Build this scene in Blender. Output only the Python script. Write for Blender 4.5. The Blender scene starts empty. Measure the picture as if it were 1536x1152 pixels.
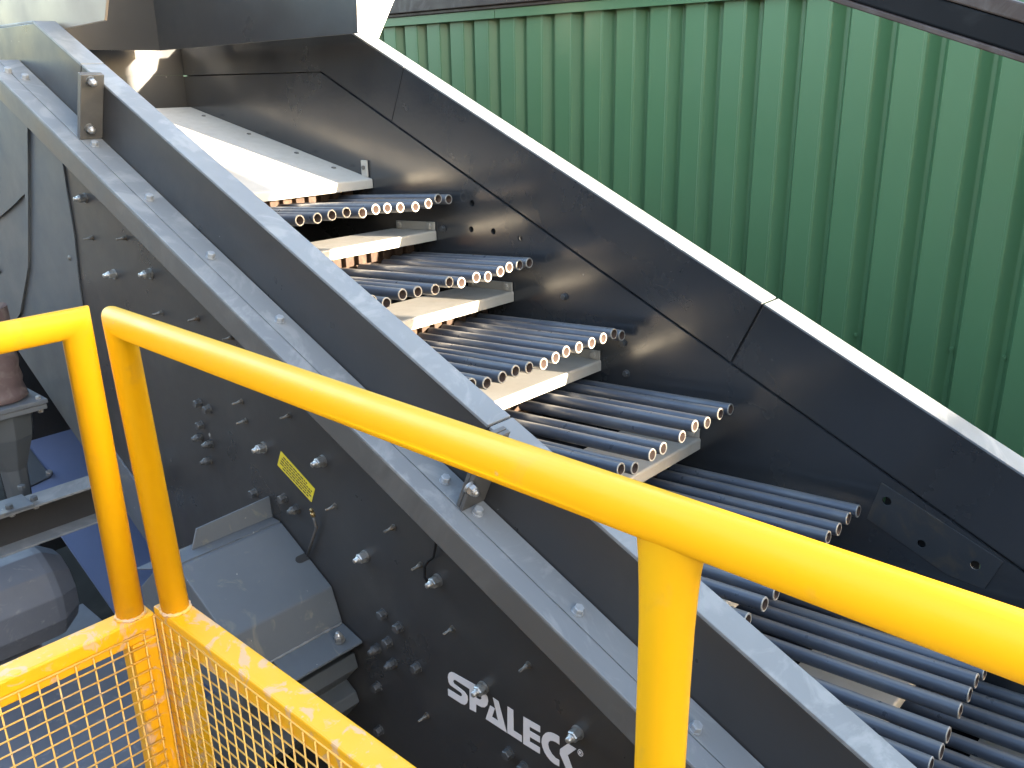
import bpy, bmesh, math, random
from mathutils import Vector, Matrix
from mathutils.geometry import tessellate_polygon
random.seed(7)
S = bpy.context.scene
COL = S.collection

# ------------------------------------------------------------------ camera frame (survey of the place)
# world: X along the screen towards its low end, Y across it, Z up; the camera stands at the origin, ground 4.2 m below
F = 1322.0
def V3(*a): return Vector(a)
yw = V3(1272, -481, 1322).normalized()
mx = V3(-1538, -431, 1322).normalized()
xw = -(mx - yw * mx.dot(yw)); xw.normalize()
zw = xw.cross(yw)
def ray(px, py):
    c = V3((px - 768) / F, (py - 576) / F, 1)
    return V3(xw.dot(c), yw.dot(c), zw.dot(c))
def atY(px, py, Y): r = ray(px, py); return r * (Y / r.y)
def atX(px, py, X): r = ray(px, py); return r * (X / r.x)
def onplane(px, py, nrm, d): r = ray(px, py); return r * (d / r.dot(nrm))
TH = math.radians(24.1)
EV = V3(math.cos(TH), 0, -math.sin(TH)); NV = V3(math.sin(TH), 0, math.cos(TH))
def P(e, y, n): return EV * e + NV * n + V3(0, y, 0)

# ------------------------------------------------------------------ mesh builder
class MB:
    def __init__(s): s.v = []; s.f = []; s.sm = []
    def add(s, vs, fs, smooth=False):
        b = len(s.v); s.v += [Vector(v) for v in vs]
        for f in fs: s.f.append([b + i for i in f]); s.sm.append(smooth)
    def hexa(s, c):      # 8 corners: bottom 4 ccw, top 4 ccw
        s.add(c, [(3, 2, 1, 0), (4, 5, 6, 7), (0, 1, 5, 4), (1, 2, 6, 5), (2, 3, 7, 6), (3, 0, 4, 7)])
    def box(s, a, b):
        x0, y0, z0 = a; x1, y1, z1 = b
        s.hexa([(x0, y0, z0), (x1, y0, z0), (x1, y1, z0), (x0, y1, z0), (x0, y0, z1), (x1, y0, z1), (x1, y1, z1), (x0, y1, z1)])
    def box_e(s, e0, e1, y0, y1, n0, n1):   # box in the slope's own axes
        s.hexa([P(e0, y0, n0), P(e1, y0, n0), P(e1, y1, n0), P(e0, y1, n0), P(e0, y0, n1), P(e1, y0, n1), P(e1, y1, n1), P(e0, y1, n1)])
    def prism(s, poly, off, holes=()):
        """polygon (list of 3-D points, planar), pushed along vector off, with holes"""
        loops = [[Vector(p) for p in poly]] + [[Vector(p) for p in h] for h in holes]
        off = Vector(off); flat = [p for l in loops for p in l]
        tris = tessellate_polygon(loops)
        N = len(flat); fs = []
        nrm = off.normalized()
        for t in tris:
            a, b, c = (flat[i] for i in t)
            t = tuple(t)
            if (b - a).cross(c - a).dot(nrm) > 0: t = t[::-1]
            fs.append(t); fs.append(tuple(i + N for i in t[::-1]))
        k = 0
        for l in loops:
            m = len(l)
            for i in range(m):
                j = (i + 1) % m
                fs.append((k + i, k + j, N + k + j, N + k + i))
            k += m
        s.add(flat + [p + off for p in flat], fs)
    def tube(s, path, rad, seg=24, caps=True, smooth=True, rings=None):
        """sweep a circle along a polyline with mitred corners; rad number or list"""
        path = [Vector(p) for p in path]; m = len(path)
        rr = rad if isinstance(rad, (list, tuple)) else [rad] * m
        d = [(path[i + 1] - path[i]).normalized() for i in range(m - 1)]
        up = V3(0, 0, 1) if abs(d[0].z) < .9 else V3(1, 0, 0)
        u = d[0].cross(up).normalized(); w = u.cross(d[0])
        vs = []
        for i in range(m):
            if i == 0: t = d[0]; pl = d[0]
            elif i == m - 1: t = d[-1]; pl = d[-1]
            else: t = d[i - 1]; pl = (d[i - 1] + d[i]).normalized()
            if i > 0:
                pass
            for k in range(seg):
                a = 2 * math.pi * k / seg
                o = (u * math.cos(a) + w * math.sin(a)) * rr[i]
                # project along t on the mitre plane
                o = o - t * (o.dot(pl) / t.dot(pl))
                vs.append(path[i] + o)
            if 0 < i < m - 1:
                q = d[i - 1].rotation_difference(d[i]); u = q @ u; w = q @ w
        fs = [(i * seg + k, i * seg + (k + 1) % seg, (i + 1) * seg + (k + 1) % seg, (i + 1) * seg + k) for i in range(m - 1) for k in range(seg)]
        fs = [f[::-1] for f in fs]
        b = len(s.v); s.add(vs, fs, smooth)
        if caps:
            s.f.append([b + k for k in range(seg)]); s.sm.append(False)
            s.f.append([b + (m - 1) * seg + k for k in range(seg)][::-1]); s.sm.append(False)
    def lathe(s, prof, origin, axis, seg=24, smooth=True, phase=0.0):
        """prof: list of (distance along axis, radius)"""
        axis = Vector(axis).normalized(); origin = Vector(origin)
        up = V3(0, 0, 1) if abs(axis.z) < .9 else V3(1, 0, 0)
        u = axis.cross(up).normalized(); w = axis.cross(u)
        vs = []
        for h, r in prof:
            for k in range(seg):
                a = 2 * math.pi * k / seg + phase
                vs.append(origin + axis * h + (u * math.cos(a) + w * math.sin(a)) * max(r, 1e-5))
        fs = [(i * seg + k, i * seg + (k + 1) % seg, (i + 1) * seg + (k + 1) % seg, (i + 1) * seg + k) for i in range(len(prof) - 1) for k in range(seg)]
        s.add(vs, fs, smooth)
    def build(s, name, mat, parent=None, origin=None, bevel=0.0, seg=2):
        origin = Vector(origin) if origin is not None else (wpos(parent) if parent else V3(0, 0, 0))
        me = bpy.data.meshes.new(name)
        me.from_pydata([v - origin for v in s.v], [], s.f)
        bm = bmesh.new(); bm.from_mesh(me)
        for f, sm in zip(bm.faces, s.sm): f.smooth = sm
        bmesh.ops.recalc_face_normals(bm, faces=bm.faces)
        bm.to_mesh(me); bm.free()
        me.materials.append(mat)
        o = bpy.data.objects.new(name, me); COL.objects.link(o)
        if parent: o.parent = parent; o.location = origin - wpos(parent)
        else: o.location = origin
        if bevel:
            md = o.modifiers.new('bevel', 'BEVEL'); md.width = bevel; md.segments = seg
            md.limit_method = 'ANGLE'; md.angle_limit = math.radians(28)
        return o
def wpos(o):
    p = V3(0, 0, 0)
    while o: p = p + o.location; o = o.parent
    return p
def thing(name, label, cat, loc):
    o = bpy.data.objects.new(name, None); COL.objects.link(o); o.location = loc
    o.empty_display_size = .2
    o['label'] = label; o['category'] = cat
    return o
def place(src, parent, world, name=None):
    o = src.copy(); COL.objects.link(o); o.parent = parent; o.location = Vector(world) - wpos(parent)
    return o

# ------------------------------------------------------------------ materials
def nodes(name):
    m = bpy.data.materials.new(name); m.use_nodes = True
    nt = m.node_tree; b = nt.nodes['Principled BSDF']
    return m, nt, b
def N(nt, t, **k):
    n = nt.nodes.new(t)
    for a, v in k.items():
        if a.startswith('_'): n.inputs[a[1:]].default_value = v
        else: setattr(n, a, v)
    return n
def noise(nt, scale, detail=4, rough=.55, dist=0, stretch=None):
    g = N(nt, 'ShaderNodeNewGeometry')
    n = N(nt, 'ShaderNodeTexNoise', _Scale=scale, _Detail=detail, _Roughness=rough, _Distortion=dist)
    if stretch:
        mp = N(nt, 'ShaderNodeMapping'); mp.inputs['Scale'].default_value = stretch
        nt.links.new(g.outputs['Position'], mp.inputs[0]); nt.links.new(mp.outputs[0], n.inputs['Vector'])
    else: nt.links.new(g.outputs['Position'], n.inputs['Vector'])
    return n.outputs['Fac']
def ramp(nt, src, stops):
    r = N(nt, 'ShaderNodeValToRGB'); el = r.color_ramp.elements
    while len(el) < len(stops): el.new(.5)
    for q, (p, c) in zip(el, stops):
        q.position = p; q.color = (*c, 1) if isinstance(c, tuple) else (c, c, c, 1)
    nt.links.new(src, r.inputs[0]); return r.outputs[0]
def mix(nt, fac, a, b):
    m = N(nt, 'ShaderNodeMix', data_type='RGBA')
    for s, k in ((fac, 0), (a, 6), (b, 7)):
        if hasattr(s, 'is_linked'): nt.links.new(s, m.inputs[k])
        elif k == 0: m.inputs[0].default_value = s
        else: m.inputs[k].default_value = (*s, 1)
    return m.outputs[2]
def coat(name, base, base2, dirt, rough, dscale=6., damt=(.55, .72), dist=0., metal=0., bump=.02, spec=.5, speck=None, stretch=None, rspread=.12):
    """painted or bare metal: two tones of the base, blotches of dirt, fine specks, uneven gloss"""
    m, nt, b = nodes(name)
    c = mix(nt, ramp(nt, noise(nt, 2.3, 3), [(.35, 0.), (.65, 1.)]), base, base2)
    d = ramp(nt, noise(nt, dscale, 6, .62, dist, stretch), [(damt[0], 0.), (damt[1], 1.)])
    c = mix(nt, d, c, dirt)
    if speck:
        sp = ramp(nt, noise(nt, speck[1], 2, .4), [(speck[2], 0.), (speck[2] + .03, 1.)])
        c = mix(nt, sp, c, speck[0])
    nt.links.new(c, b.inputs['Base Color'])
    r = ramp(nt, noise(nt, dscale * 1.7, 5), [(.3, max(rough - rspread, .05)), (.7, rough + rspread)])
    nt.links.new(r, b.inputs['Roughness'])
    b.inputs['Metallic'].default_value = metal
    b.inputs['Specular IOR Level'].default_value = spec
    if bump:
        bp = N(nt, 'ShaderNodeBump', _Strength=bump, _Distance=.01)
        nt.links.new(noise(nt, 60, 4), bp.inputs['Height']); nt.links.new(bp.outputs[0], b.inputs['Normal'])
    return m
M = {}
M['paint'] = coat('anthracite_paint', (.033, .033, .034), (.028, .028, .030), (.050, .050, .049), .36, 3.0, (.5, .9), .6, speck=((.25, .25, .24), 34, .80))
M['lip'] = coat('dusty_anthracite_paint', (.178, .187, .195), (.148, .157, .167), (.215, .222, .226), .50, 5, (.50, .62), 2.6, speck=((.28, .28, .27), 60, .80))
M['skirt'] = coat('mid_anthracite_paint', (.082, .080, .078), (.070, .069, .068), (.125, .122, .118), .42, 5, (.5, .8), 1.2, speck=((.25, .25, .24), 40, .79))
M['chute'] = coat('chute_paint', (.028, .030, .034), (.023, .025, .029), (.036, .036, .036), .22, 2.0, (.45, .85), .5, spec=.9, speck=((.25, .25, .24), 26, .80), rspread=.08)
M['guard'] = coat('grey_guard_paint', (.095, .108, .125), (.080, .093, .108), (.145, .145, .135), .55, 9, (.58, .68), 1.8, speck=((.3, .3, .29), 50, .76))
M['blue'] = coat('blue_grey_paint', (.12, .155, .27), (.105, .14, .245), (.15, .165, .22), .5, 5, (.6, .8), .5)
M['wornplate'] = coat('worn_light_steel', (.42, .395, .35), (.39, .365, .32), (.33, .30, .25), .5, 9, (.5, .85), .6, speck=((.2, .15, .1), 70, .74))
M['bar'] = coat('finger_bar_steel', (.074, .083, .105), (.062, .071, .092), (.11, .114, .122), .38, 18, (.5, .75), .4, metal=.25, stretch=(.25, 1, 1))
_b = M['bar'].node_tree; _p = _b.nodes['Principled BSDF']      # paler dust along the upper side of the bars, added for a sunlit line
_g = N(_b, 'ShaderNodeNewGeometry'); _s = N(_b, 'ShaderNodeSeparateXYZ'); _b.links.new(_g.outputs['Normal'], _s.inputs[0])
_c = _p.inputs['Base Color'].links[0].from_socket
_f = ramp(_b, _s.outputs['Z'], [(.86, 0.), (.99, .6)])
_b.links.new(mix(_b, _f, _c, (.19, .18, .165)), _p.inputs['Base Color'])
M['ring'] = coat('cut_steel', (.36, .34, .31), (.30, .28, .25), (.2, .16, .12), .45, 40, (.5, .8), metal=.4)
M['bore'] = coat('rusty_bore', (.045, .024, .016), (.035, .018, .012), (.07, .04, .025), .8, 30)
M['rust'] = coat('rusty_steel', (.042, .021, .011), (.032, .016, .009), (.075, .042, .022), .75, 22, (.5, .7), 1.0, bump=.2)
M['galv'] = coat('galvanised_steel', (.46, .46, .45), (.36, .36, .36), (.22, .21, .19), .38, 60, (.5, .7), metal=.75, bump=.05)
M['dullbolt'] = coat('dull_bolt', (.16, .155, .145), (.12, .115, .105), (.2, .14, .09), .5, 60, (.5, .7), metal=.5)
M['pbolt'] = coat('painted_bolt', (.055, .057, .060), (.045, .047, .05), (.10, .10, .098), .45, 30, (.5, .75))
M['fbolt'] = coat('zinc_flange_bolt', (.34, .36, .38), (.28, .30, .32), (.24, .25, .26), .5, 40, (.5, .7), metal=.3)
M['yellow'] = coat('yellow_paint', (.82, .42, .003), (.80, .40, .003), (.64, .34, .04), .42, 7, (.60, .82), 1.4, speck=((.50, .36, .20), 34, .765), bump=.03, rspread=.07, spec=.35)
M['yellowworn'] = coat('worn_yellow_paint', (.76, .38, .006), (.72, .35, .006), (.60, .36, .17), .40, 16, (.54, .60), 1.6, speck=((.58, .40, .24), 45, .74), bump=.03)
M['primer'] = coat('stained_weld', (.70, .40, .06), (.66, .38, .08), (.56, .38, .24), .5, 40, (.42, .6), bump=.1)
M['wire'] = coat('yellow_wire', (.74, .42, .08), (.68, .40, .10), (.58, .40, .2), .5, 20)
M['green'] = coat('green_sheet', (.078, .172, .080), (.075, .166, .077), (.084, .170, .083), .36, 1.6, (.5, .8), bump=0, rspread=.03, spec=.5)
M['brown'] = coat('brown_steel', (.050, .033, .028), (.040, .026, .022), (.09, .075, .07), .55, 7, (.5, .7), 1.5)
M['black'] = coat('black_rubber', (.008, .009, .011), (.012, .012, .014), (.03, .032, .035), .6, 6, (.55, .75), 1.0, spec=.15)
M['cream'] = coat('cream_panel', (.235, .195, .155), (.22, .185, .15), (.19, .16, .13), .42, 3, (.5, .8))
M['white'] = coat('white_panel', (.72, .70, .66), (.68, .66, .62), (.6, .58, .54), .5, 5)
M['rubber'] = coat('mauve_rubber', (.105, .075, .078), (.085, .062, .066), (.16, .135, .13), .75, 14, (.5, .7), .6)
M['motor'] = coat('motor_paint', (.135, .148, .178), (.105, .118, .145), (.20, .205, .215), .6, 11, (.60, .72), 2.2)
M['mattdark'] = coat('matt_dark_steel', (.016, .016, .017), (.012, .012, .013), (.03, .028, .025), .9, 4, spec=.1)
M['dark'] = coat('dark_void_steel', (.022, .022, .024), (.018, .018, .02), (.03, .028, .025), .7, 4)
M['logo'] = coat('logo_white', (.62, .60, .61), (.60, .58, .59), (.55, .53, .54), .5, 5, bump=0)
M['sticker'] = coat('sticker_yellow', (.62, .50, .03), (.58, .47, .03), (.5, .42, .06), .45, 20, bump=0)
M['ink'] = coat('ink', (.05, .04, .02), (.05, .04, .02), (.05, .04, .02), .6, bump=0)
M['brass'] = coat('brass', (.35, .26, .13), (.3, .22, .1), (.2, .15, .08), .4, 40, metal=.8)
M['ground'] = coat('concrete_ground', (.30, .27, .23), (.26, .235, .20), (.20, .18, .155), .9, .8, (.45, .7), bump=.3)
M['render'] = coat('weathered_brick', (.20, .15, .11), (.18, .14, .105), (.16, .13, .10), .9, .5)
M['slate'] = coat('slate_steel', (.062, .072, .082), (.054, .063, .073), (.078, .086, .094), .5, 3, (.5, .8), .5)
M['patch'] = coat('scraped_paint', (.034, .036, .040), (.028, .031, .035), (.055, .047, .038), .45, 9, (.5, .66), 2.5)

# ------------------------------------------------------------------ setting
g = MB(); g.box((-60, -60, -4.4), (60, 60, -4.2)); go = g.build('ground', M['ground']); go['kind'] = 'structure'

# ------------------------------------------------------------------ the screen
YN, YF = 1.216, 2.471
NL = -1.108          # top lips
scr = thing('vibrating_screen', 'dark grey inclined screening machine with stepped rows of hollow steel finger bars', 'screening machine', (-1.6, 1.85, -2.4))
TOPZ = .190
def xz(e, n, y): return P(e, y, n)
eK = [e for e in [0]][0]
def kinkE(Y):    # where the sloping top meets the level top
    # EV*e+NV*NL has z = TOPZ
    return (NL * math.cos(TH) - TOPZ) / math.sin(TH)
EKINK = kinkE(0)
XK = P(EKINK, 0, NL).x
# near side plate: upper part is the visible web, lower part carries the bolts
lowpts = [atY(23, 520, YN), atY(128, 675, YN)]
dl = (lowpts[1] - lowpts[0]).normalized()
la = lowpts[0] - dl * 1.1; lb = lowpts[0] + dl * 2.6
EJ1, EJ2, EEND = -2.614, -.80, 1.25
def platepoly(y, gap0, gap1, nlow):
    return [P(gap0, y, NL), P(gap1, y, NL), P(gap1, y, nlow), P(gap0, y, nlow)]
m = MB()
m.prism([V3(-4.9, YN, TOPZ), V3(XK, YN, TOPZ), P(EJ1 - .002, YN, NL), P(EJ1 - .002, YN, -1.30), V3(-4.9, YN, P(EJ1, 0, -1.30).z)], (0, .010, 0))
m.prism(platepoly(YN, EJ1 + .002, EJ2 - .002, -1.30), (0, .010, 0))
m.prism(platepoly(YN, EJ2 + .002, EEND, -1.30), (0, .010, 0))
m.build('web_plate', M['paint'], scr, bevel=.0015)
m = MB()
hole_c = atY(106, 385, YN)
def circ(c, r, n=20): return [c + V3(math.cos(2 * math.pi * k / n) * r, 0, math.sin(2 * math.pi * k / n) * r) for k in range(n)]
zt = P(EJ1, 0, -1.302).z
m.prism([V3(-4.9, YN, zt), P(EJ1, YN, -1.302), P(EEND, YN, -1.302), P(EEND, YN, -2.55), lb, lowpts[0], la], (0, .010, 0), holes=[circ(hole_c, .020)])
side = m.build('side_plate', M['paint'], scr, bevel=.0015)
# top lip (folded inwards)
m = MB()
m.prism([V3(-4.9, YN, TOPZ), V3(XK, YN, TOPZ), V3(XK + .004, 1.286, TOPZ), V3(-4.9, 1.286, TOPZ)], (0, 0, .008))
a = [P(EKINK, YN, NL), P(EJ1 - .002, YN, NL), P(EJ1 - .002, 1.286, NL), P(EKINK, 1.286, NL)]; m.prism(a, NV * .008)
a = [P(EJ1 + .002, YN, NL), P(EJ2 - .003, YN, NL), P(EJ2 - .003, 1.286, NL), P(EJ1 + .002, 1.286, NL)]; m.prism(a, NV * .008)
a = [P(EJ2 + .003, YN, NL), P(EEND, YN, NL), P(EEND, 1.286, NL), P(EJ2 + .003, 1.286, NL)]; m.prism(a, NV * .008)
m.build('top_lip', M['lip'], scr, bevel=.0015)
# foot of the web and the outer angle, both bolted on the same level
ELEFT = P(0, 0, 0).x - 3.62
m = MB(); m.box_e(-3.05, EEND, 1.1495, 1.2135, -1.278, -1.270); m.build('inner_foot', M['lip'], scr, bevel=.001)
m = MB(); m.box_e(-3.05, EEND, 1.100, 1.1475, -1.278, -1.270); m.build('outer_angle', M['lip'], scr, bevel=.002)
m = MB(); m.box_e(-3.05, EEND, 1.1002, 1.108, -1.345, -1.2783); m.build('angle_skirt', M['skirt'], scr, bevel=.002)  # upright leg of the angle, in a darker tone than its top
# bolted butt plates of the web
BP = (-2.469, -.745)
for ej in BP:
    m = MB(); m.box_e(ej - .010, ej, 1.148, 1.2155, -1.2695, -1.072); m.build('butt_plate', M['skirt'], scr, bevel=.0015)
    m = MB(); m.box_e(ej - .0215, ej - .0115, 1.149, 1.2155, -1.2695, -1.072); m.build('butt_plate', M['skirt'], scr, bevel=.0015)
# doubler plate and fin on the left of the near plate
m = MB()
pr = [atY(px, py, YN - .006) for px, py in ((42, 186), (60, 206), (93, 240), (99, 280), (111, 352), (118, 420), (132, 520), (150, 640), (128, 676), (23, 520), (-60, 400), (-60, 150))]
m.prism([(p.x, YN - .006, p.z) for p in pr], (0, .0055, 0)); m.build('doubler_plate', M['slate'], scr, bevel=.001)
m = MB()
pr = [atY(px, py, YN - .008) for px, py in ((150, 648), (178, 688), (200, 719), (216, 742), (245, 800), (222, 816), (200, 784), (150, 707))]
m.prism([(p.x, YN - .008, p.z) for p in pr], (0, .0075, 0)); m.build('edge_plate', M['guard'], scr, bevel=.001)
m = MB()   # thicker outer plate on the far left with a rounded cut-out
def lp(pts, y): return [V3(q.x, y, q.z) for q in (atY(px, py, y) for px, py in pts)]
y2 = YN - .016
m.prism(lp(((-90, 90), (2, 148), (41, 186), (42, 300), (42, 400), (30, 470), (10, 505), (-60, 400), (-90, 300)), y2), (0, .0095, 0),
        holes=[lp(((-50, 352), (0, 325), (14, 313), (25, 303), (31, 296), (37, 291), (38.5, 320), (38.5, 370), (36, 382), (27, 393), (0, 411), (-50, 436)), y2)])
m.build('cover_plate', M['slate'], scr)

# far side: extension plates, a dark groove, lining plate, lip
k0 = atY(480, 109, YF - .004); NG = -1.3305
m = MB()
for e0, e1 in ((EJ1 + .0275, EJ2 - .034), (EJ2 - .026, EEND)):
    m.prism([P(e0, YF, NL), P(e1, YF, NL), P(e1, YF, NG), P(e0, YF, NG)], (0, .010, 0))
e1 = EJ1 + .0235
m.prism([V3(-4.545, YF, TOPZ - .004), V3(XK, YF, TOPZ - .004), P(e1, YF, NL), P(e1, YF, NG), V3(k0.x + .003, YF, k0.z + .006), V3(-4.545, YF, k0.z + .006)], (0, .010, 0))
m.build('far_extension_plate', M['chute'], scr, bevel=.001)
for ej in (EJ1 + .0255, EJ2 - .030):
    m = MB(); m.box_e(ej - .03, ej + .03, YF + .0105, YF + .016, NG - .02, NL - .003); m.build('joint_strip', M['dark'], scr)  # dark strip added behind the joint so no bright wall shows through
m = MB(); m.box_e(k0.dot(EV) - .02, EEND, YF + .0162, YF + .022, -1.37, -1.30); m.box((-4.545, YF + .0162, k0.z - .03), (k0.x + .02, YF + .022, k0.z + .035)); m.build('groove_strip', M['dark'], scr)  # dark backing added for the shadow line of the groove
q0, q1 = atY(1310, 880, YF + .02), atY(1490, 730, YF + .02); m = MB(); m.box((q0.x, YF + .0225, q0.z - .03), (q1.x, YF + .026, q1.z + .03)); m.build('hole_backing', M['dark'], scr)  # dark sheet added behind the patch holes to hide the lit wall
q0, q1 = atY(690, 370, YF + .02), atY(800, 285, YF + .02); m = MB(); m.box((q0.x, YF + .0225, q0.z - .03), (q1.x, YF + .026, q1.z + .03)); m.build('hole_backing', M['dark'], scr)  # dark sheet added to keep the upper holes black
m = MB()
def farpt(px, py, y=YF - .004): q = atY(px, py, y); return V3(q.x, y, q.z)
holes = [circ(farpt(*p), r, 16) for p, r in (((708, 305), .013), ((707, 344), .012), ((740, 347), .012), ((780, 358), .012), ((1330, 752), .016), ((1382, 816), .014), ((1463, 848), .016))]
m.prism([V3(-4.556, YF - .004, k0.z), V3(k0.x, YF - .004, k0.z), P(EEND, YF - .004, -1.338), P(EEND, YF - .004, -2.5), V3(-4.556, YF - .004, -2.3)], (0, .014, 0), holes=holes)
m.build('lining_plate', M['chute'], scr)
m = MB()
for e0, e1 in ((EKINK, EJ1 + .0235), (EJ1 + .0275, EJ2 - .034), (EJ2 - .026, EEND)):
    m.prism([P(e0, YF, NL), P(e1, YF, NL), P(e1, YF + .092, NL), P(e0, YF + .092, NL)], NV * .007)
m.prism([V3(-4.545, YF, TOPZ - .004), V3(XK - .001, YF, TOPZ - .004), V3(XK - .001, YF + .092, TOPZ - .004), V3(-4.545, YF + .092, TOPZ - .004)], (0, 0, .007))
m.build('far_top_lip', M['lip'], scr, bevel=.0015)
# bolted doubler with three holes low on the lining plate
m = MB()
pp = [farpt(px, py, YF - .008) for px, py in ((1322, 724), (1505, 843), (1476, 884), (1420, 862), (1300, 778))]
hh = [circ(farpt(*p, YF - .008), r, 16) for p, r in (((1330, 752), .0135), ((1382, 816), .012), ((1463, 848), .0135))]
m.prism(pp, (0, .0038, 0), holes=hh); m.build('patch_plate', M['patch'], scr, bevel=.0008)
# rear wall of the trough
m = MB(); m.box((-4.565, YN + .011, .045), (-4.55, YF + .02, .30)); m.box((-4.57, YN + .011, -2.3), (-4.546, YF - .0035, .0445))
m.build('rear_plate', M['chute'], scr)
# pan under the decks
m = MB(); m.prism([P(-3.9, YN + .012, -2.0), P(EEND, YN + .012, -2.0), P(EEND, YF - .006, -2.0), P(-3.9, YF - .006, -2.0)], -NV * .01)
m.build('under_pan', M['dark'], scr)

# ------------------------------------------------------------------ cross plates and finger bars
BEAM = [(-3.048, -.437)] + [(-2.660 + .4225 * k, -.622 - .1935 * k) for k in range(8)]     # front lower edge x, z
INC = math.radians(4.4); BD = V3(math.cos(INC), 0, math.sin(INC))
SL1, SL2 = math.tan(math.radians(11)), -math.tan(math.radians(3.5))     # the feed plate falls, the steps between rise a little
def cross_plate(x, z, back, first=False):
    m = MB(); y0, y1 = YN + .0115, YF - .0065
    h = .040; r = .007; SL = SL1 if first else SL2
    prof = [(x, z), (x, z + h - r)] + [(x - r + r * math.cos(a), z + h - r + r * math.sin(a)) for a in (.5, 1.0, 1.4)]
    prof += [(x - back, z + h + (back) * SL), (x - back, z + h - .010 + back * SL), (x - .012, z + h - .012), (x - .010, z)]
    m.prism([V3(px, y0, pz) for px, pz in prof], (0, y1 - y0, 0))
    o = m.build('cross_plate', M['wornplate'], scr, origin=(x, (y0 + y1) / 2, z), bevel=.0012)
    # end bracket bolted on the lining plate
    if not first:
        m = MB(); b = back - .03
        m.prism([V3(x - .004, y1 - .008, z + h + .001), V3(x - .004, y1 - .008, z + h + .034), V3(x - b, y1 - .008, z + h + .034 + b * SL), V3(x - b, y1 - .008, z + h + .001 + b * SL)], (0, .0075, 0))
        m.build('end_bracket', M['wornplate'], o, bevel=.0015)
        for fx in (.03, .215):
            m = MB(); m.lathe([(0, .0), (0, .013), (.008, .013), (.010, .010), (.010, 0)], (x - fx, y1 - .0085, z + h + .018 + fx * SL), (0, -1, 0), 6, False)
            m.build('bolt', M['wornplate'], o)
    else:
        m = MB(); m.box((x - .060, y1 - .010, z + h + .006), (x - .022, y1 - .001, z + h + .075)); m.build('end_bracket', M['wornplate'], o, bevel=.002)
        m = MB(); m.lathe([(0, 0), (0, .009), (.006, .009), (.006, 0)], (x - .041, y1 - .0105, z + h + .045), (0, -1, 0), 12, False); m.build('bolt', M['dullbolt'], o)
        for fx in (1.25, .85, .47, .2):
            m = MB(); m.lathe([(0, 0), (0, .012), (.004, .010), (.004, 0)], (x - fx, y1 - .05, z + h + fx * SL), (SL * .98, 0, .98), 6, False)
            m.build('bolt', M['dullbolt'], o)
    return o
def holder(x, z):
    m = MB(); y0, y1 = YN + .02, YF - .02
    m.box((x - .19, y0, z - .125), (x - .125, y1, z - .008))
    k = y1 - .045
    while k > YN + .1:
        m.box((x - .1248, k - .019, z - .064), (x - .100, k + .019, z - .012)); k -= .0626
    return m.build('bar_holder', M['rust'], scr, origin=(x, (y0 + y1) / 2, z), bevel=.003)
for i, (bx, bz) in enumerate(BEAM):
    cross_plate(bx, bz, 1.46 if i == 0 else .27, i == 0); holder(bx, bz)

ROW_PX = [
 [(450,330.7),(476.5,327.3),(498,322.7),(520,318.8),(544,319.3),(564,314),(581.3,312.2),(600.7,311.3),(623.5,310.3),(642.8,305.5),(657.5,298.2),(673.3,299)],
 [(580,454.8),(604.2,441.8),(627,437.7),(653.3,434.5),(674.2,423.2),(692.5,424),(714.7,416.2),(732.2,415.2),(750.8,407.3),(764.2,401),(779.7,397.7),(794.2,394.3)],
 [(730.8,575),(753.8,566.2),(773.7,556.7),(794.2,551.7),(815.8,545.8),(833.8,536.7),(849.7,527.5),(868.8,521.3),(888,514.5),(905.3,507.5),(921.2,500.8),(933,503.3)],
 [(931.7,704),(952.5,702.5),(978.7,682.5),(995.3,672.8),(1023.7,655.3),(1042.8,639.2),(1061.3,634.2),(1080.8,620.8),(1096.2,614.2)],
 [(1122,931),(1147.5,906.7),(1165,890),(1243,806),(1258.7,794),(1273,778),(1288,767)],
 [(1397,1148),(1413,1128),(1423,1103),(1441,1066.7),(1455,1042.5),(1465.5,1021.7),(1477.5,1010)]]
ROWE = [-2.136, -1.663, -1.205, -.738, -.242, .235, .70]
BL = .64
def bar_mesh():
    m = MB(); ro, ri = .0194, .0144
    m.lathe([(0, ro * .97), (BL - .002, ro)], (0, 0, 0), BD, 24)
    return m
def row_points(i):
    pts = []
    if i < 4:
        for p in ROW_PX[i]: pts.append(onplane(*p, EV, ROWE[i]))
    elif i < 6:
        for p in ROW_PX[i]: pts.append(onplane(*p, NV, -1.445))
    ys = [q.y for q in pts]
    if i == 4: extra = [1.91, 1.98, 2.05, 2.117, 1.62, 1.55]
    elif i == 5: extra = [2.20, 2.268, 2.335, 2.402, 1.66, 1.595]
    elif i == 6: extra = [2.40 - .067 * k for k in range(12)]
    else: extra = [min(ys) - .064, min(ys) - .128]
    for y in extra: pts.append(P(ROWE[i] + random.uniform(-.006, .006), y, -1.445 + random.uniform(-.008, .008)))
    return pts
proto = None
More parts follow.
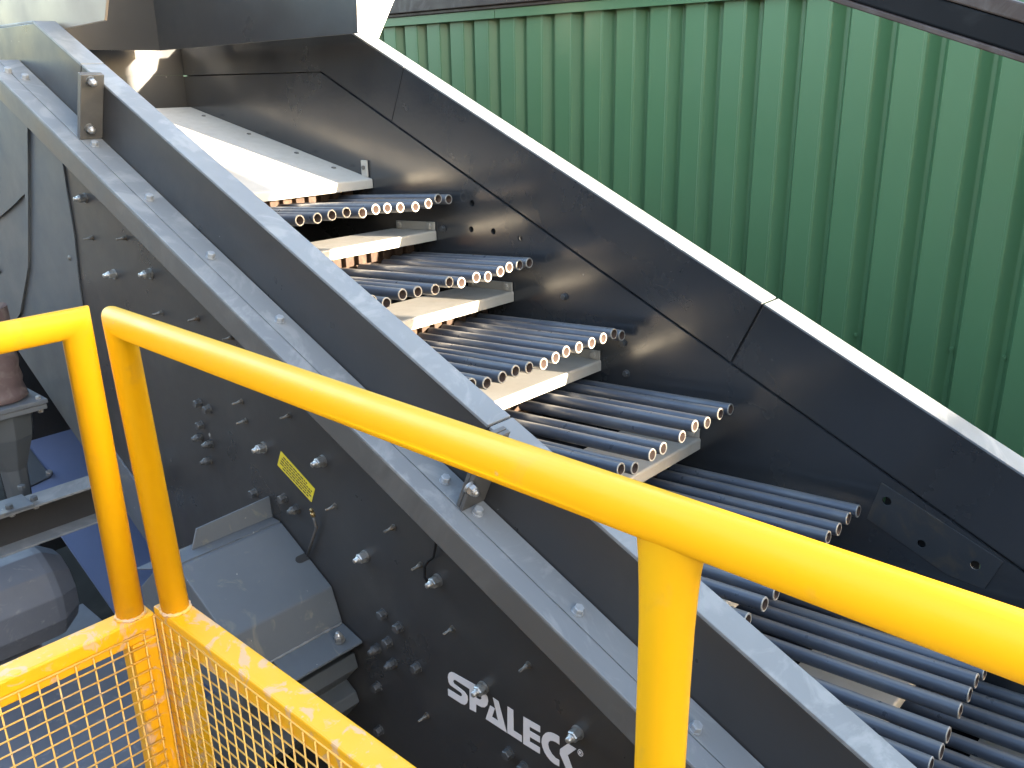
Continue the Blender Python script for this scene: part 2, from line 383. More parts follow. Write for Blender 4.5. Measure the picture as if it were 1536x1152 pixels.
for i in range(7):
    pts = row_points(i)
    base = P(ROWE[i], 2.0, -1.445) - BD * BL
    row = bpy.data.objects.new('finger_row', None); COL.objects.link(row); row.parent = scr; row.location = base - wpos(scr)
    row.empty_display_size = .05
    for q in pts:
        if proto is None:
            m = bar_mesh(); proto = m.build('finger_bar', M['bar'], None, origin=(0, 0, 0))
            me = proto.data
            me.materials.append(M['ring']); me.materials.append(M['bore'])
            bm = bmesh.new(); bm.from_mesh(me); bm.verts.ensure_lookup_table()
            ro, ri = .0194, .0144
            u = BD.cross(V3(0, 0, 1)).normalized(); w = BD.cross(u)
            def ringv(h, r): return [bm.verts.new(BD * h + (u * math.cos(2 * math.pi * k / 24) + w * math.sin(2 * math.pi * k / 24)) * r) for k in range(24)]
            rings = [ringv(BL - .002, ro), ringv(BL, ro - .001), ringv(BL, ri), ringv(BL - .18, ri), ringv(BL - .18, .0001)]
            for j in range(4):
                for k in range(24):
                    f = bm.faces.new((rings[j][k], rings[j][(k + 1) % 24], rings[j + 1][(k + 1) % 24], rings[j + 1][k]))
                    f.material_index = 1 if j < 2 else 2; f.smooth = j >= 2
            bmesh.ops.recalc_face_normals(bm, faces=[f for f in bm.faces if f.material_index == 1])
            bm.to_mesh(me); bm.free()
            o = proto
        else:
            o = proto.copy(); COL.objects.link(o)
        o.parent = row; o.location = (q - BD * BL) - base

# ------------------------------------------------------------------ bolts on the near side
def hexbolt(m, c, ax, af, h, stud_r=0, stud_l=0, washer=0):
    R = af / math.sqrt(3)
    t = 0
    if washer: m.lathe([(0, 0), (0, washer), (.003, washer), (.003, 0)], c, ax, 20, False); t = .003
    m.lathe([(t, 0), (t, R * 1.12), (t + h * .18, R * 1.12)], c, ax, 20, True) if stud_r else None
    m.lathe([(t, 0), (t, R), (t + h * .85, R), (t + h, R * .86), (t + h, 0)], c, ax, 6, False, phase=.3)
    if stud_r:
        m.lathe([(t + h, stud_r * 1.35), (t + h + .004, stud_r * 1.35), (t + h + .004, stud_r), (t + h + stud_l, stud_r), (t + h + stud_l + .0015, stud_r * .75), (t + h + stud_l + .0015, 0)], c, ax, 14, True)
AX = V3(0, -1, 0)
def proto_bolt(kind):
    m = MB()
    if kind == 'galv': hexbolt(m, V3(0, 0, 0), AX, .024, .020, .0068, .013, .0165); return m.build('bolt', M['galv'])
    if kind == 'stud': hexbolt(m, V3(0, 0, 0), AX, .0105, .007, .0034, .020, .0085); return m.build('stud_bolt', M['dullbolt'])
    if kind == 'painted': hexbolt(m, V3(0, 0, 0), AX, .022, .016, 0, 0, .015); return m.build('painted_bolt', M['pbolt'])
    if kind == 'pnut': hexbolt(m, V3(0, 0, 0), AX, .022, .017, .007, .011, .0145); return m.build('painted_bolt', M['pbolt'])
LIST = dict(
 galv=[(128, 297), (172, 411), (226, 410), (396, 671), (485, 691), (548, 834), (657, 870), (725, 1031), (867, 1098)],
 stud=[(139, 357), (189, 357), (243, 469), (297, 478), (349, 506), (363, 602), (435, 623), (369, 631), (591, 791), (503, 759), (793, 997), (679, 943), (641, 1073), (632, 847), (446, 700 - 150)],
 painted=[(300, 604), (314, 613), (303, 637), (383, 739), (427, 747), (576, 920), (600, 940), (584, 962), (568, 1029), (571, 1094), (765, 1128), (787, 1150), (627, 1000)],
 pnut=[(302, 655), (317, 665), (315, 690), (446, 763), (567, 972), (591, 994)])
for kind, pts in LIST.items():
    pb = None
    for p in pts:
        c = atY(*p, YN - .0002); c.y = YN - .0002
        if pb is None:
            pb = proto_bolt(kind); pb.parent = scr; pb.location = c - wpos(scr)
        else: place(pb, scr, c)
# bolt in the big hole
# flange bolts, heads up
m = MB(); hexbolt(m, V3(0, 0, 0), NV, .019, .012, 0, 0, .0125); fb = m.build('flange_bolt', M['fbolt'])
first = True
for p in ((12, 108), (38, 118), (142, 219), (224, 299), (316, 386), (419, 482), (560, 618), (667, 722), (716, 770), (866, 918), (1042, 1094), (1150, 1192)):
    q = onplane(*p, NV, -1.2699); 
    if first: fb.parent = scr; fb.location = q - wpos(scr); first = False
    else: place(fb, scr, q)
# bolts of the butt plates, pointing down the slope
m = MB(); hexbolt(m, V3(0, 0, 0), EV, .021, .015, .0062, .008, .014); fb = m.build('bolt', M['galv'])
fb.parent = scr; first = True
for ej, pp_ in ((BP[0], (136, 121)), (BP[0], (134, 192)), (BP[1], (703, 730)), (BP[1], (712, 660))):
    q = onplane(*pp_, EV, ej + .0003)
    if first: fb.location = q - wpos(scr); first = False
    else: place(fb, scr, q)
# bolt seen inside the round hole
m = MB(); hexbolt(m, V3(0, 0, 0), AX, .022, .016, .007, .006); o = m.build('bolt', M['dullbolt']); o.parent = scr; o.location = hole_c + V3(.006, .012, -.003) - wpos(scr)
m = MB(); m.lathe([(0, 0), (0, .03), (.004, .03)], hole_c + V3(0, .02, 0), (0, 1, 0), 20); m.build('hole_backing', M['dark'], scr)
# bolt heads on the far lining plate
m = MB(); hexbolt(m, V3(0, 0, 0), AX, .020, .010, 0, 0, .014); fb = m.build('painted_bolt', M['pbolt']); first = True; fb.parent = scr
for p in ((847, 445), (935, 515), (665, 343), (940, 560)):
    q = farpt(*p, YF - .0042)
    if first: fb.location = q - wpos(scr); first = False
    else: place(fb, scr, q)

# ------------------------------------------------------------------ logo, sticker, small hose, grease nipple
def lg(pts, y): 
    r = []
    for u, v in pts: q = atY(620 + u / 6, 980 + v / 6, y); r.append(V3(q.x, y, q.z))
    return r
m = MB(); yl = YN - .0009
SPp = [(310, 215), (313, 192), (323, 175), (340, 168), (362, 175), (555, 283), (600, 310), (645, 352), (667, 395), (673, 432), (664, 468), (642, 487), (612, 484), (565, 459), (564, 531), (507, 501), (505, 322), (378, 240), (364, 240), (357, 252), (366, 273), (462, 347), (486, 383), (491, 420), (482, 450), (462, 464), (434, 455), (313, 377), (311, 318), (420, 386), (434, 388), (438, 374), (430, 356), (330, 285), (316, 256)]
m.prism(lg(SPp, yl), (0, .0007, 0), holes=[lg([(565, 345), (565, 400), (598, 418), (614, 408), (609, 382), (592, 362)], yl)])
for poly in ([(715, 398), (765, 432), (840, 714), (650, 590), (690, 470), (733, 497), (708, 572), (763, 608)],
             [(847, 478), (899, 512), (902, 695), (975, 742), (976, 801), (846, 716)],
             [(990, 569), (1140, 657), (1140, 713), (1046, 660), (1046, 697), (1139, 751), (1139, 806), (1048, 753), (1048, 795), (1139, 849), (1138, 905), (988, 813)],
             [(1313, 752), (1290, 736), (1262, 721), (1235, 712), (1210, 711), (1188, 719), (1168, 738), (1156, 768), (1153, 800), (1160, 840), (1180, 890), (1203, 928), (1230, 962), (1268, 995), (1312, 1018), (1313, 962), (1280, 944), (1248, 908), (1224, 865), (1212, 822), (1217, 799), (1232, 787), (1255, 788), (1285, 801), (1314, 824)],
             [(1390, 813), (1466, 862), (1388, 918), (1430, 1032), (1468, 1132), (1402, 1100), (1372, 1032), (1318, 905), (1320, 862)]):
    m.prism(lg(poly, yl), (0, .0007, 0))
def ell(r, n=24): return [(1502 + r * .95 * math.cos(2 * math.pi * k / n), 897 + r * (1.12 * math.sin(2 * math.pi * k / n) + .5 * math.cos(2 * math.pi * k / n))) for k in range(n)]
m.prism(lg(ell(26), yl), (0, .0007, 0), holes=[lg(ell(21), yl)])
for poly in ([(1490, 878), (1496, 881), (1496, 908), (1490, 905)], [(1498, 882), (1508, 889), (1512, 897), (1508, 903), (1514, 917), (1508, 914), (1503, 901), (1498, 897)]):
    m.prism(lg(poly, yl), (0, .0007, 0))
o = m.build('logo_lettering', M['logo'], scr); o['label'] = 'pale grey painted word SPALECK with registered mark'
yst = YN - .0012
A, B, C_, D = (atY(*p, yst) for p in ((421, 676.7), (472.2, 733.7), (467.2, 753.5), (416, 697.5)))
m = MB(); m.prism([A, B, C_, D], (0, .001, 0)); st = m.build('warning_sticker', M['sticker'], scr)
m = MB()
for r_, (s0, s1) in enumerate(((.10, .80), (.07, .95), (.06, .93), (.06, .96), (.15, .9))):
    v0 = .14 + r_ * .165; t = s0
    while t < s1:
        l = min(random.uniform(.03, .11), s1 - t)
        q = lambda s, v: (A + (B - A) * s) * (1 - v) + (D + (C_ - D) * s) * v + V3(0, -.0006, 0)
        m.prism([q(t, v0), q(t + l, v0), q(t + l, v0 + .075), q(t, v0 + .075)], (0, .0005, 0)); t += l + .018
m.build('sticker_text', M['ink'], st)
m = MB(); hp = [atY(*p, YN - .012) for p in ((655, 800), (653, 822), (650, 836), (642, 842), (637, 850), (637, 866), (643, 876))]
m.tube(hp, .0032, 10); m.build('grease_hose', M['black'], scr)
m = MB(); q0 = atY(469, 764, YN - .02); m.lathe([(0, .0), (0, .006), (.012, .006), (.012, .004), (.02, .004), (.021, .0055), (.027, .004), (.027, 0)], q0 - V3(0, 0, .02), (.15, -.3, 1), 12); m.build('grease_nipple', M['brass'], scr)
m = MB(); m.tube([q0 - V3(0, 0, .02), q0 + V3(-.003, .008, -.06), atY(461, 832, YN - .012)], .0042, 10); m.build('grease_hose', M['skirt'], scr)

# ------------------------------------------------------------------ exciter guard on the near plate
def pY(px, py): q = atY(px, py, YN); return (q.x, q.z)
prof = [pY(400, 777), pY(425, 785), pY(499, 879), pY(515, 932)]
y0, y1 = .895, YN - .002
m = MB()
T = .006
# sheet shell: outer skin and inner skin joined by prism strips
def strip(a, b, ya, yb, t=T):
    d = V3(b[0] - a[0], 0, b[1] - a[1]).normalized(); nn = V3(d.z, 0, -d.x)
    if nn.x + nn.z > 0: nn = -nn
    pa, pb = V3(a[0], ya, a[1]), V3(b[0], ya, b[1])
    m.prism([pa, pb, pb + nn * t, pa + nn * t], (0, yb - ya, 0))
body = [prof[1], prof[2], prof[3], (prof[3][0] - .02, prof[3][1] - .12), (prof[1][0] - .26, prof[3][1] - .12), (prof[1][0] - .26, prof[1][1] - .16), (prof[1][0] - .07, prof[1][1] + .004)]
m.prism([V3(x, y0, z) for x, z in body], (0, y1 - y0, 0))
gd = m.build('exciter_guard', M['guard'], scr, bevel=.004)
m = MB()   # ledge along the top, running out to the front
lx, lz = prof[1]
m.prism([V3(lx - .075, .815, lz + .006), V3(lx - .012, .875, lz + .004), V3(lx - .012, YN - .003, lz + .004), V3(lx - .085, YN - .003, lz + .006)], (0, 0, -.0035)); m.build('ledge', M['guard'], gd, bevel=.001)
m = MB()   # upright fin
fz = lz + .0065; fx = lx - .055
fp = [V3(fx, .962, fz), V3(fx - .004, .985, fz + .052), V3(fx - .004, YN - .003, fz + .062), V3(fx, YN - .003, fz)]
m.prism(fp, (.006, 0, 0)); m.build('fin', M['guard'], gd, bevel=.001)
m = MB()   # flange strip with the bolt
e_ = pY(545, 961); s_ = prof[3]
m.prism([V3(s_[0] - .003, .99, s_[1] - .002), V3(e_[0], .99, e_[1]), V3(e_[0], .99, e_[1] - .007), V3(s_[0] - .003, .99, s_[1] - .03)], (0, YN - .003 - .99, 0)); m.build('flange', M['guard'], gd, bevel=.002)
m = MB(); hexbolt(m, V3(e_[0] - .035, 1.165, (e_[1] + s_[1]) / 2 + .001), V3(.1, -.25, 1), .022, .016, .0065, .010, .015); m.build('bolt', M['galv'], gd)
m = MB(); m.tube([V3(s_[0] + .001, .93 + .01 * k, s_[1] - .001 + .0006 * math.sin(k * 2.1)) for k in range(29)], [.0028 + .0007 * math.sin(k * 1.7) for k in range(29)], 8); m.build('weld', M['lip'], gd)
m = MB()   # lower cover
def p2(px, py): q = atY(px, py, YN); return (q.x, q.z)
lowc = [p2(520, 975), p2(533, 978), p2(539, 1000), p2(522, 1018), p2(536, 1036), p2(541, 1052), p2(520, 1075), p2(420, 1075), p2(420, 985)]
m.prism([V3(x, .93, z) for x, z in lowc], (0, YN - .003 - .93, 0)); m.build('lower_cover', M['slate'], gd, bevel=.003)
m = MB(); q = atY(515, 1055, 1.17); m.lathe([(0, 0), (0, .010), (.006, .010), (.008, .007), (.008, 0)], q, (.5, -.6, .6), 14); m.build('bolt', M['galv'], gd)
m = MB()   # slot in the guard's edge
q = atY(455, 829, YN - .02); sn = V3(prof[2][1] - prof[1][1], 0, -(prof[2][0] - prof[1][0])); sn = V3(-sn.x, 0, -sn.z).normalized(); sd = V3(prof[2][0] - prof[1][0], 0, prof[2][1] - prof[1][1]).normalized()
tq = ((q.x - prof[1][0]) * sd.x + (q.z - prof[1][1]) * sd.z); c = V3(prof[1][0], 0, prof[1][1]) + sd * (tq + .004)
sl = [c + V3(0, YN - .0045, 0) + sd * .012, c + V3(0, YN - .03, 0) + sd * .012] + [c + V3(0, YN - .03, 0) + sd * (.012 * math.cos(a)) + V3(0, -.012 * math.sin(a), 0) for a in (.6, 1.2, 1.57, 2.0, 2.6)] + [c + V3(0, YN - .03, 0) - sd * .012, c + V3(0, YN - .0045, 0) - sd * .012]
m.prism(sl, sn * .0012); m.build('slot', M['dark'], gd)

# ------------------------------------------------------------------ feed hood above the upper end
hd = thing('feed_hood', 'dark hood with a cream near panel hanging over the upper end of the screen', 'feed hood', (-3.8, 1.85, .19))
m = MB(); q = [atY(px, py, 1.30) for px, py in ((-120, 52), (98, 43), (157, 31), (166, -60), (-120, -60))]
m.prism([(p.x, 1.30, p.z) for p in q], (0, .008, 0)); m.build('near_panel', M['cream'], hd, bevel=.002)
HY = 2.26; c_ = atY(240, 76, HY); a, b = atY(536, 50, HY), atY(541, -40, HY)
m = MB(); m.prism([V3(c_.x - .006, HY, c_.z + .0003), V3(a.x, HY, a.z), V3(b.x + .01, HY, .95), V3(c_.x - .006, HY, .949)], (0, .004, 0)); m.build('far_panel', M['paint'], hd, bevel=.002)
m = MB(); m.box((c_.x - .008, 1.31, c_.z + .001), (c_.x, HY + .006, .95)); m.build('rear_panel', M['paint'], hd, bevel=.002)
m = MB(); xg = atY(531, 52, 2.60).x
g_ = [atX(px, py, xg) for px, py in ((520, 52), (566, 64), (566.5, 61), (597, -14), (535, -14))]
m.prism(g_, (-.008, 0, 0)); m.build('gusset_plate', M['white'], hd, bevel=.001)

# ------------------------------------------------------------------ parts of the plant on the left
sup = thing('support_frame', 'slate blue steel girder and inclined deck plate below the spring at the left', 'steel frame', (-3.2, 1.0, -2.2))
nb = P(0, 0, 0).z; q = atY(100, 620, 1.62); nblue = q.dot(NV)
m = MB(); m.prism([P(-5.5, 1.25, nblue), P(-1.4, 1.25, nblue), P(-1.4, 2.4, nblue), P(-5.5, 2.4, nblue)], -NV * .012); m.build('deck_plate', M['blue'], sup)
m = MB(); qs = [onplane(*p, NV, nblue) for p in ((35, 662), (76, 717), (38, 735), (18, 700))]
m.prism([p + NV * .0005 for p in (qs[0], qs[1], qs[2], qs[3])], NV * .012); m.build('splice_plate', M['slate'], sup, bevel=.002)
m = MB()
for p in ((28, 690), (74, 711)):
    m2 = MB(); hexbolt(m2, onplane(*p, NV, nblue + .013), NV, .028, .018); m2.build('bolt', M['galv'], sup)
m = MB(); m.box((-7, -.6, -2.62), (.5, 3.4, -2.6)); m.build('base_plate', M['mattdark'], sup)  # dark matt plate added to cover the bright ground below
Zb = atY(70, 740, .95).z
gx0, gx1 = atY(70, 716, 1.0).x, atY(70, 750, 1.0).x
ga = atY(0, 773, .83); gb = atY(140, 732, 1.12)
xr = (ga.x + gb.x) / 2; Zt = (ga.z + gb.z) / 2
W = .11
m = MB(); m.box((xr - W, .3, Zt - .008), (xr, 1.20, Zt)); m.box((xr - W, .3, Zt - .150), (xr, 1.20, Zt - .1425))
m.build('girder', M['lip'], sup, bevel=.001)
m = MB(); m.box((xr - W * .75, .3, Zt - .142), (xr - W * .65, 1.20, Zt - .0085)); m.build('girder_web', M['paint'], sup)  # darker paint on the web stands in for shade under the flange, and oil
m = MB(); m.box((xr - W - .004, .3, Zt + .0005), (xr + .003, .93, Zt + .010)); sp = m.build('splice_plate', M['guard'], sup, bevel=.001)
for p in ((33, 733), (51, 750), (14, 762)):
    q = ray(*p); q = q * ((Zt + .012) / q.z); m = MB(); hexbolt(m, q, V3(0, 0, 1), .024, .014); m.build('bolt', M['slate'], sp)
for y in (.86, .94, .78):
    m = MB(); hexbolt(m, V3(xr - .02, y, Zt - .0085), V3(0, 0, -1), .018, .012); m.build('bolt', M['galv'], sup)

sprg = thing('rubber_spring', 'mauve rubber spring standing on a square flange above a slate cone at the left edge', 'rubber spring', (-3.5, 1.0, -1.3))
q = atY(0, 600, 1.02); sx, sy, sz = q.x - .015, 1.02, q.z
m = MB(); m.lathe([(.0, .095), (.01, .105), (.03, .10), (.06, .092), (.08, .098), (.12, .09), (.15, .096), (.19, .09), (.22, .097), (.36, .094)], (sx, sy, sz), (0, 0, 1), 32); m.build('rubber_body', M['rubber'], sprg)
m = MB(); m.box((sx - .15, sy - .15, sz - .022), (sx + .13, sy + .13, sz - .004)); m.box((sx - .145, sy - .145, sz - .045), (sx + .125, sy + .125, sz - .024)); fl = m.build('flange', M['guard'], sprg, bevel=.003)
for dx, dy in ((.105, .105), (.105, -.12), (-.12, .105)):
    m = MB(); hexbolt(m, V3(sx + dx, sy + dy, sz - .0038), V3(0, 0, 1), .018, .012); m.build('bolt', M['galv'], fl)
    m = MB(); hexbolt(m, V3(sx + dx, sy + dy, sz - .0455), V3(0, 0, -1), .018, .014); m.build('bolt', M['galv'], fl)
m = MB(); m.lathe([(0, .115), (.10, .10), (.24, .05), (.38, .045)], (sx, sy, sz - .046), (0, 0, -1), 8, False); m.build('cone_bracket', M['slate'], sprg, bevel=.003)

mot = thing('electric_motor', 'dusty grey electric motor with a faceted fan cowl and cooling ribs at the lower left', 'motor', (-3.2, .9, -2.1))
yc = .98; r_ = ray(60, 905); mc = r_ * (yc / r_.y)
mc = atY(66, 885, yc); R = .195; mc.x += .05; mc.z += .03
m = MB(); m.lathe([(-.34, R * .92), (-.335, R), (-.02, R), (.0, R * .985), (.004, R * .985), (.075, R * .72), (.08, 0)], (mc.x - .05, yc, mc.z - .03), (0, 1, 0), 12, False, phase=.26); cw = m.build('fan_cowl', M['motor'], mot, bevel=.004)
m = MB(); m.lathe([(-.9, R * .84), (-.34, R * .84)], (mc.x - .05, yc, mc.z - .03), (0, 1, 0), 32)
for k in range(40):
    a = 2 * math.pi * k / 40; d = V3(math.cos(a), 0, math.sin(a)); t = V3(-d.z, 0, d.x) * .003
    c0 = V3(mc.x - .05, yc - .9, mc.z - .03); c1 = V3(mc.x - .05, yc - .345, mc.z - .03)
    m.hexa([c0 + d * R * .8 - t, c0 + d * R * .8 + t, c0 + d * R * 1.0 + t, c0 + d * R * 1.0 - t, c1 + d * R * .8 - t, c1 + d * R * .8 + t, c1 + d * R * 1.0 + t, c1 + d * R * 1.0 - t])
m.build('ribbed_body', M['motor'], mot)
m = MB(); m.box((mc.x - .30, .25, mc.z - .33), (mc.x + .9, 1.19, mc.z - .30)); m.box((mc.x - .2, .3, mc.z - .30), (mc.x + .1, .9, mc.z - .19)); m.build('motor_base', M['motor'], mot, bevel=.003)

# ------------------------------------------------------------------ yellow railing
RR = .0252
def rail_panel_wires(m, o, du, dv, nu, nv, su, sv, r=.0017):
    for i in range(nu + 1):
        a = o + du * (i * su); m.tube([a, a + dv * (nv * sv)], r, 6, True, True)
    for j in range(nv + 1):
        a = o + dv * (j * sv) - du * .004; b = a + du * (nu * su + .008)
        off = du.cross(dv) * (r * 1.6)
        m.tube([a + off, b + off], r, 6, True, True)
ra = thing('guard_railing', 'yellow tube railing running right across the view, with wire mesh below', 'railing', (-.8, .63, -2.0))
YR, ZR = .630, -.386
xL = -1.455; YEND = -.22
Zpb = -.935
m = MB(); m.tube([(-1.443, YR - .004, Zpb), (-1.492, YR, ZR), (1.3, YR, ZR)], RR, 32); m.build('top_rail', M['yellow'], ra)
pc = atY(1000, 800, YR)
m = MB(); 
seg = 32; rings = []
px_ = atY(990, 1140, YR).x
for z, w in ((ZR - .004, .0360), (ZR - .028, .0350), (ZR - .045, .0325), (ZR - .075, .0300), (ZR - .11, .0280), (ZR - .17, .0268), (ZR - .26, .0262), (-1.02, .0260)):
    rings.append((z, w))
vs = []; 
for z, w in rings:
    for k in range(seg): a = 2 * math.pi * k / seg; vs.append(V3(px_ + math.cos(a) * w, YR + math.sin(a) * min(RR, RR * RR / w), z))
fs = [(i * seg + k, i * seg + (k + 1) % seg, (i + 1) * seg + (k + 1) % seg, (i + 1) * seg + k) for i in range(len(rings) - 1) for k in range(seg)]
m.add(vs, fs, True); m.build('post', M['yellow'], ra)
def weld(par, c, r, ax=(0, 0, 1)):
    m = MB(); c = Vector(c); n_ = 40; rings = []
    for k in range(n_ + 1):
        a = 2 * math.pi * k / n_; rings.append(c + V3(math.cos(a) * (r + .0008 * math.sin(9 * a)), math.sin(a) * (r + .0008 * math.sin(9 * a)), 0))
    m.tube(rings, [.0038 + .0009 * math.sin(13 * 2 * math.pi * k / n_) for k in range(n_ + 1)], 8, False); return m.build('weld', M['primer'], par)
weld(ra, (-1.443, YR - .004, Zpb + .002), RR)
fx0 = xL - .032; yf, yb = YR - .028, YR + .024
m = MB(); t_ = .05
m.box((fx0, yf, Zpb - t_), (1.3, yb, Zpb)); m.box((fx0, yf, -2.0), (fx0 + .05, yb, Zpb - t_ - .0005))
m.box((px_ - .025, yf, -2.0), (px_ + .025, yb, Zpb - t_ - .0005)); m.box((fx0 + .0505, yf, -2.0), (px_ - .0255, yb, -1.95))
m.build('mesh_frame', M['yellowworn'], ra, bevel=.004)
m = MB(); rail_panel_wires(m, V3(fx0 + .006, yf - .0035, Zpb - .018), V3(1, 0, 0), V3(0, 0, -1), 27, 37, .032, .0275); m.build('wire_mesh', M['wire'], ra)

rb = thing('guard_railing', 'short yellow tubular railing panel at the left edge with its corner post beside the gap', 'railing', (-1.5, .1, -2.0))
XB = -1.515; yB = .570; ZB = -.378
q = atY(120, 477, yB)
m = MB(); m.tube([(XB + .001, yB, -.97), (XB - .005, yB, ZB), (XB, YEND, ZB)], RR, 32); m.build('top_rail', M['yellow'], rb)
zt2 = -.950
m = MB(); xf0, xf1 = XB - .024, XB + .028
m.box((xf0, YEND, zt2 - .05), (xf1, yB + .034, zt2)); m.box((xf0, yB - .018, -2.0), (xf1, yB + .034, zt2 - .0505)); m.box((xf0, YEND, -2.0), (xf1, yB - .0185, -1.95))
m.build('mesh_frame', M['yellowworn'], rb, bevel=.004)
weld(rb, (XB + .001, yB, zt2 + .002), RR)
m = MB(); rail_panel_wires(m, V3(xf1 + .0035, yB + .006, zt2 - .028), V3(0, -1, 0), V3(0, 0, -1), 23, 37, .032, .0275); m.build('wire_mesh', M['wire'], rb)
m = MB(); m.box((XB - .02, YEND, -4.2), (XB + .02, YEND + .04, -2.001)); m.build('post', M['yellowworn'], rb)
m = MB(); m.box((fx0 + .005, yf + .005, -4.2), (fx0 + .045, yb - .005, -2.001)); m.build('post', M['yellowworn'], ra)

# ------------------------------------------------------------------ green shed behind
YW = 3.45; PITCH = .177
sh = thing('green_shed', 'green shed clad in vertical trapezoidal metal sheet with a flashing under its brown eaves', 'shed', (-3.5, YW + .5, -4.2))
x_ref = atY(1216, 384, YW).x      # right edge of a crown
m = MB(); prof = []
x0, x1 = -9.2, -.47
k = math.floor((x0 - x_ref) / PITCH)
ZT = .281
D_ = .038
while x_ref + k * PITCH < x1:
    xr_ = x_ref + k * PITCH
    # crown from xr-.118 to xr, flank, valley, hidden flank
    c0 = xr_ - .008     # small rolled edge on the crown, then the flank down to the pan
    prof += [(xr_ - .106, YW), (xr_ - .0175, YW), (xr_ - .0155, YW - .0012), (xr_ - .0135, YW - .0034)] + [(c0 + .007 * math.sin(a), YW + .003 - .007 * math.cos(a)) for a in (-.6, -.3, 0, .3, .6, .9, 1.2)] + [(xr_ + .030, YW + .040), (xr_ + .033, YW + .042), (xr_ + .046, YW + .042), (xr_ + .049, YW + .040)]
    k += 1
n_ = len(prof); vs = []
for z in (-4.2, ZT + .03):
    vs += [V3(x, y, z) for x, y in prof]
m.add(vs, [(i, i + 1, n_ + i + 1, n_ + i) for i in range(n_ - 1)], False)
m.build('cladding', M['green'], sh)
m = MB()
xs = atY(742, 22, YW - .024).x
m.box((x0, YW - .024, ZT), (xs - .0015, YW - .022, ZT + .042)); m.box((xs + .0015, YW - .024, ZT), (x1, YW - .022, ZT + .042))
m.box((x0, YW - .0219, ZT + .040), (x1, YW + .04, ZT + .042)); m.build('eaves_flashing', M['green'], sh, bevel=.001)
m = MB(); m.box((x0, YW - .05, ZT + .060), (x1, YW + .1, ZT + .24)); m.box((x0, YW - .035, ZT + .043), (x1, YW + .1, ZT + .0595)); m.box((x0, YW - .08, ZT + .2405), (x1, YW + 5, ZT + .29)); m.build('roof_edge', M['brown'], sh, bevel=.004)
m = MB(); m.box((x0, YW + .05, -4.2), (x1, YW + 5, ZT + .20)); m.build('wall_core', M['dark'], sh)
m = MB(); m.lathe([(0, .009), (.002, .009), (.002, .0055), (.007, .005), (.007, 0)], (0, 0, 0), (0, -1, 0), 8, False); sc = m.build('screw', M['green']); first = True
for p in ((1284, 502), (1427, 523), (1506, 536)):
    q = atY(*p, YW + .02); 
    if first: sc.parent = sh; sc.location = q - wpos(sh); first = False
    else: place(sc, sh, q)

# ------------------------------------------------------------------ sloping beam across the upper right corner
cv = thing('sloping_beam', 'black sloping beam with a brown lower edge crossing the top right corner', 'beam', (1.1, 1.81, -4.2))
CY = 1.78; ca, cb = atY(1240, 0, CY - .012), atY(1536, 95, CY - .012); cd = (cb - ca).normalized(); cn = V3(-cd.z, 0, cd.x)
if cn.z < 0: cn = -cn
def cbox(m, y0, y1, n0, n1, s0=-1.2, s1=2.0):
    o = [ca + cd * s0, ca + cd * s1]
    c = [V3(o[0].x, y0, o[0].z) + cn * n0, V3(o[1].x, y0, o[1].z) + cn * n0, V3(o[1].x, y1, o[1].z) + cn * n0, V3(o[0].x, y1, o[0].z) + cn * n0]
    m.hexa(c + [p + cn * (n1 - n0) for p in c])
m = MB(); cbox(m, CY - .012, CY + .06, 0, .010); m.build('lower_edge', M['brown'], cv, bevel=.002)
m = MB(); cbox(m, CY, CY + .06, .0105, .056); m.build('web', M['black'], cv, bevel=.004)
m = MB(); cbox(m, CY - .004, CY + .06, .0565, .085); m.build('upper_edge', M['brown'], cv, bevel=.003)
m = MB(); q = ca + cd * 1.9; m.box((q.x - .03, CY + .005, -4.2), (q.x + .03, CY + .055, q.z - .001)); m.build('post', M['brown'], cv, bevel=.003)

# ------------------------------------------------------------------ light
AL, PH = math.radians(10.5), math.radians(12.5)
SD = V3(math.cos(AL) * math.cos(PH), math.cos(AL) * math.sin(PH), math.sin(AL))
def shadow_plane(yz, X):    # a point whose light ray crosses X=0 at (y', z'), carried along the sun's direction to X
    y, z = yz; return V3(X, y + SD.y / SD.x * X, z + SD.z / SD.x * X)
# added sheet out of view, its outline cut to shade the near half
oh = thing('shade_sheet', 'unseen grey sheet added over the low end of the screen to shade its near half', 'light blocker', (1.9, 1.5, -2.4))
EDGE = [(.45, -2.6), (.45, -.62), (.60, -.421), (.742, -.297), (.742, 1.6), (3.2, 1.6), (3.19, .85), (2.77, .36), (2.64, .15), (2.57, .03), (2.53, -.1), (2.50, -.26), (2.42, -.45), (2.30, -.62), (2.22, -.82), (2.2, -2.6)]
XO = 1.6
m = MB(); m.prism([shadow_plane(p, XO) for p in EDGE], (.12, 0, 0)); m.build('sheet_panel', M['guard'], oh)
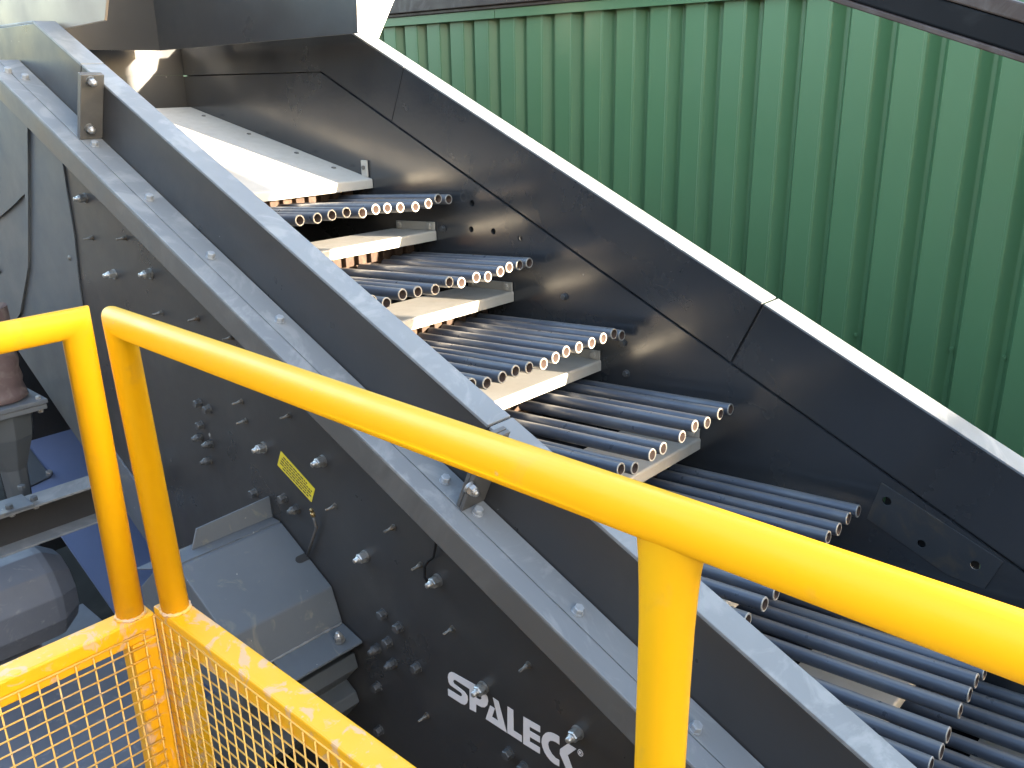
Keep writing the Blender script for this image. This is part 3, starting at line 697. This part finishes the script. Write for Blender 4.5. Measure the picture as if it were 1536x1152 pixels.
# blocks added out of view beyond the low end: they cut off low light
yb_ = thing('low_sun_blocker', 'unseen low brick wall added beyond the low end to block the low sun', 'building', (9, 6, -4.2))
m = MB(); X9 = 9.0; q = shadow_plane((0, -.77), X9)
m.box((X9, -3.5, -4.2), (X9 + .4, 14, q.z)); m.build('wall', M['render'], yb_)
tw = thing('tall_sun_blocker', 'unseen tall brick block added beyond the low end to block the sun', 'building', (10, -4, -4.2))  # added to keep the sun off the left railing panel
m = MB(); m.box((9.5, -1.6 + SD.y / SD.x * 9.5, -4.2), (10.4, .565 + SD.y / SD.x * 9.5, 6)); m.build('wall', M['render'], tw)
bb = thing('added_building', 'unseen brown brick building added behind the viewer to block sky and bounce light', 'building', (-7, -8, -4.2))  # added out of view to cut the sky light and return warm light
m = MB(); m.box((-16, -6, -4.2), (7, -3.2, 1.0)); m.build('wall', M['render'], bb)
m = MB(); m.box((-16.2, -6.2, 1.001), (7.2, -3.0, 1.12)); m.build('roof', M['brown'], bb)
sun = bpy.data.lights.new('sun', 'SUN'); sun.energy = 4.0; sun.angle = math.radians(.5); sun.color = (1, .86, .66)
so = bpy.data.objects.new('sun', sun); COL.objects.link(so); so.rotation_euler = (-SD).to_track_quat('-Z', 'Y').to_euler()
w = bpy.data.worlds.new('World'); S.world = w; w.use_nodes = True
nt = w.node_tree; bg = nt.nodes['Background']
sk = nt.nodes.new('ShaderNodeTexSky'); sk.sky_type = 'NISHITA'; sk.sun_disc = False
sk.dust_density = 2.5; sk.ozone_density = .6; sk.sun_elevation = AL; sk.sun_rotation = math.radians(90) - PH
nt.links.new(sk.outputs[0], bg.inputs[0]); bg.inputs[1].default_value = .15

cam = bpy.data.cameras.new('camera'); co = bpy.data.objects.new('camera', cam); COL.objects.link(co); S.camera = co
cam.sensor_width = 36; cam.lens = 36 * F / 1536; cam.clip_start = .02; cam.clip_end = 500
rt = V3(xw.x, yw.x, zw.x); up = -V3(xw.y, yw.y, zw.y); bk = -V3(xw.z, yw.z, zw.z)
co.matrix_world = Matrix(((rt.x, up.x, bk.x, 0), (rt.y, up.y, bk.y, 0), (rt.z, up.z, bk.z, 0), (0, 0, 0, 1)))
vs_ = S.view_settings; vs_.view_transform = 'Standard'; vs_.look = 'None'; vs_.exposure = 3.55; vs_.gamma = 1; vs_.use_curve_mapping = False
S.cycles.max_bounces = 8
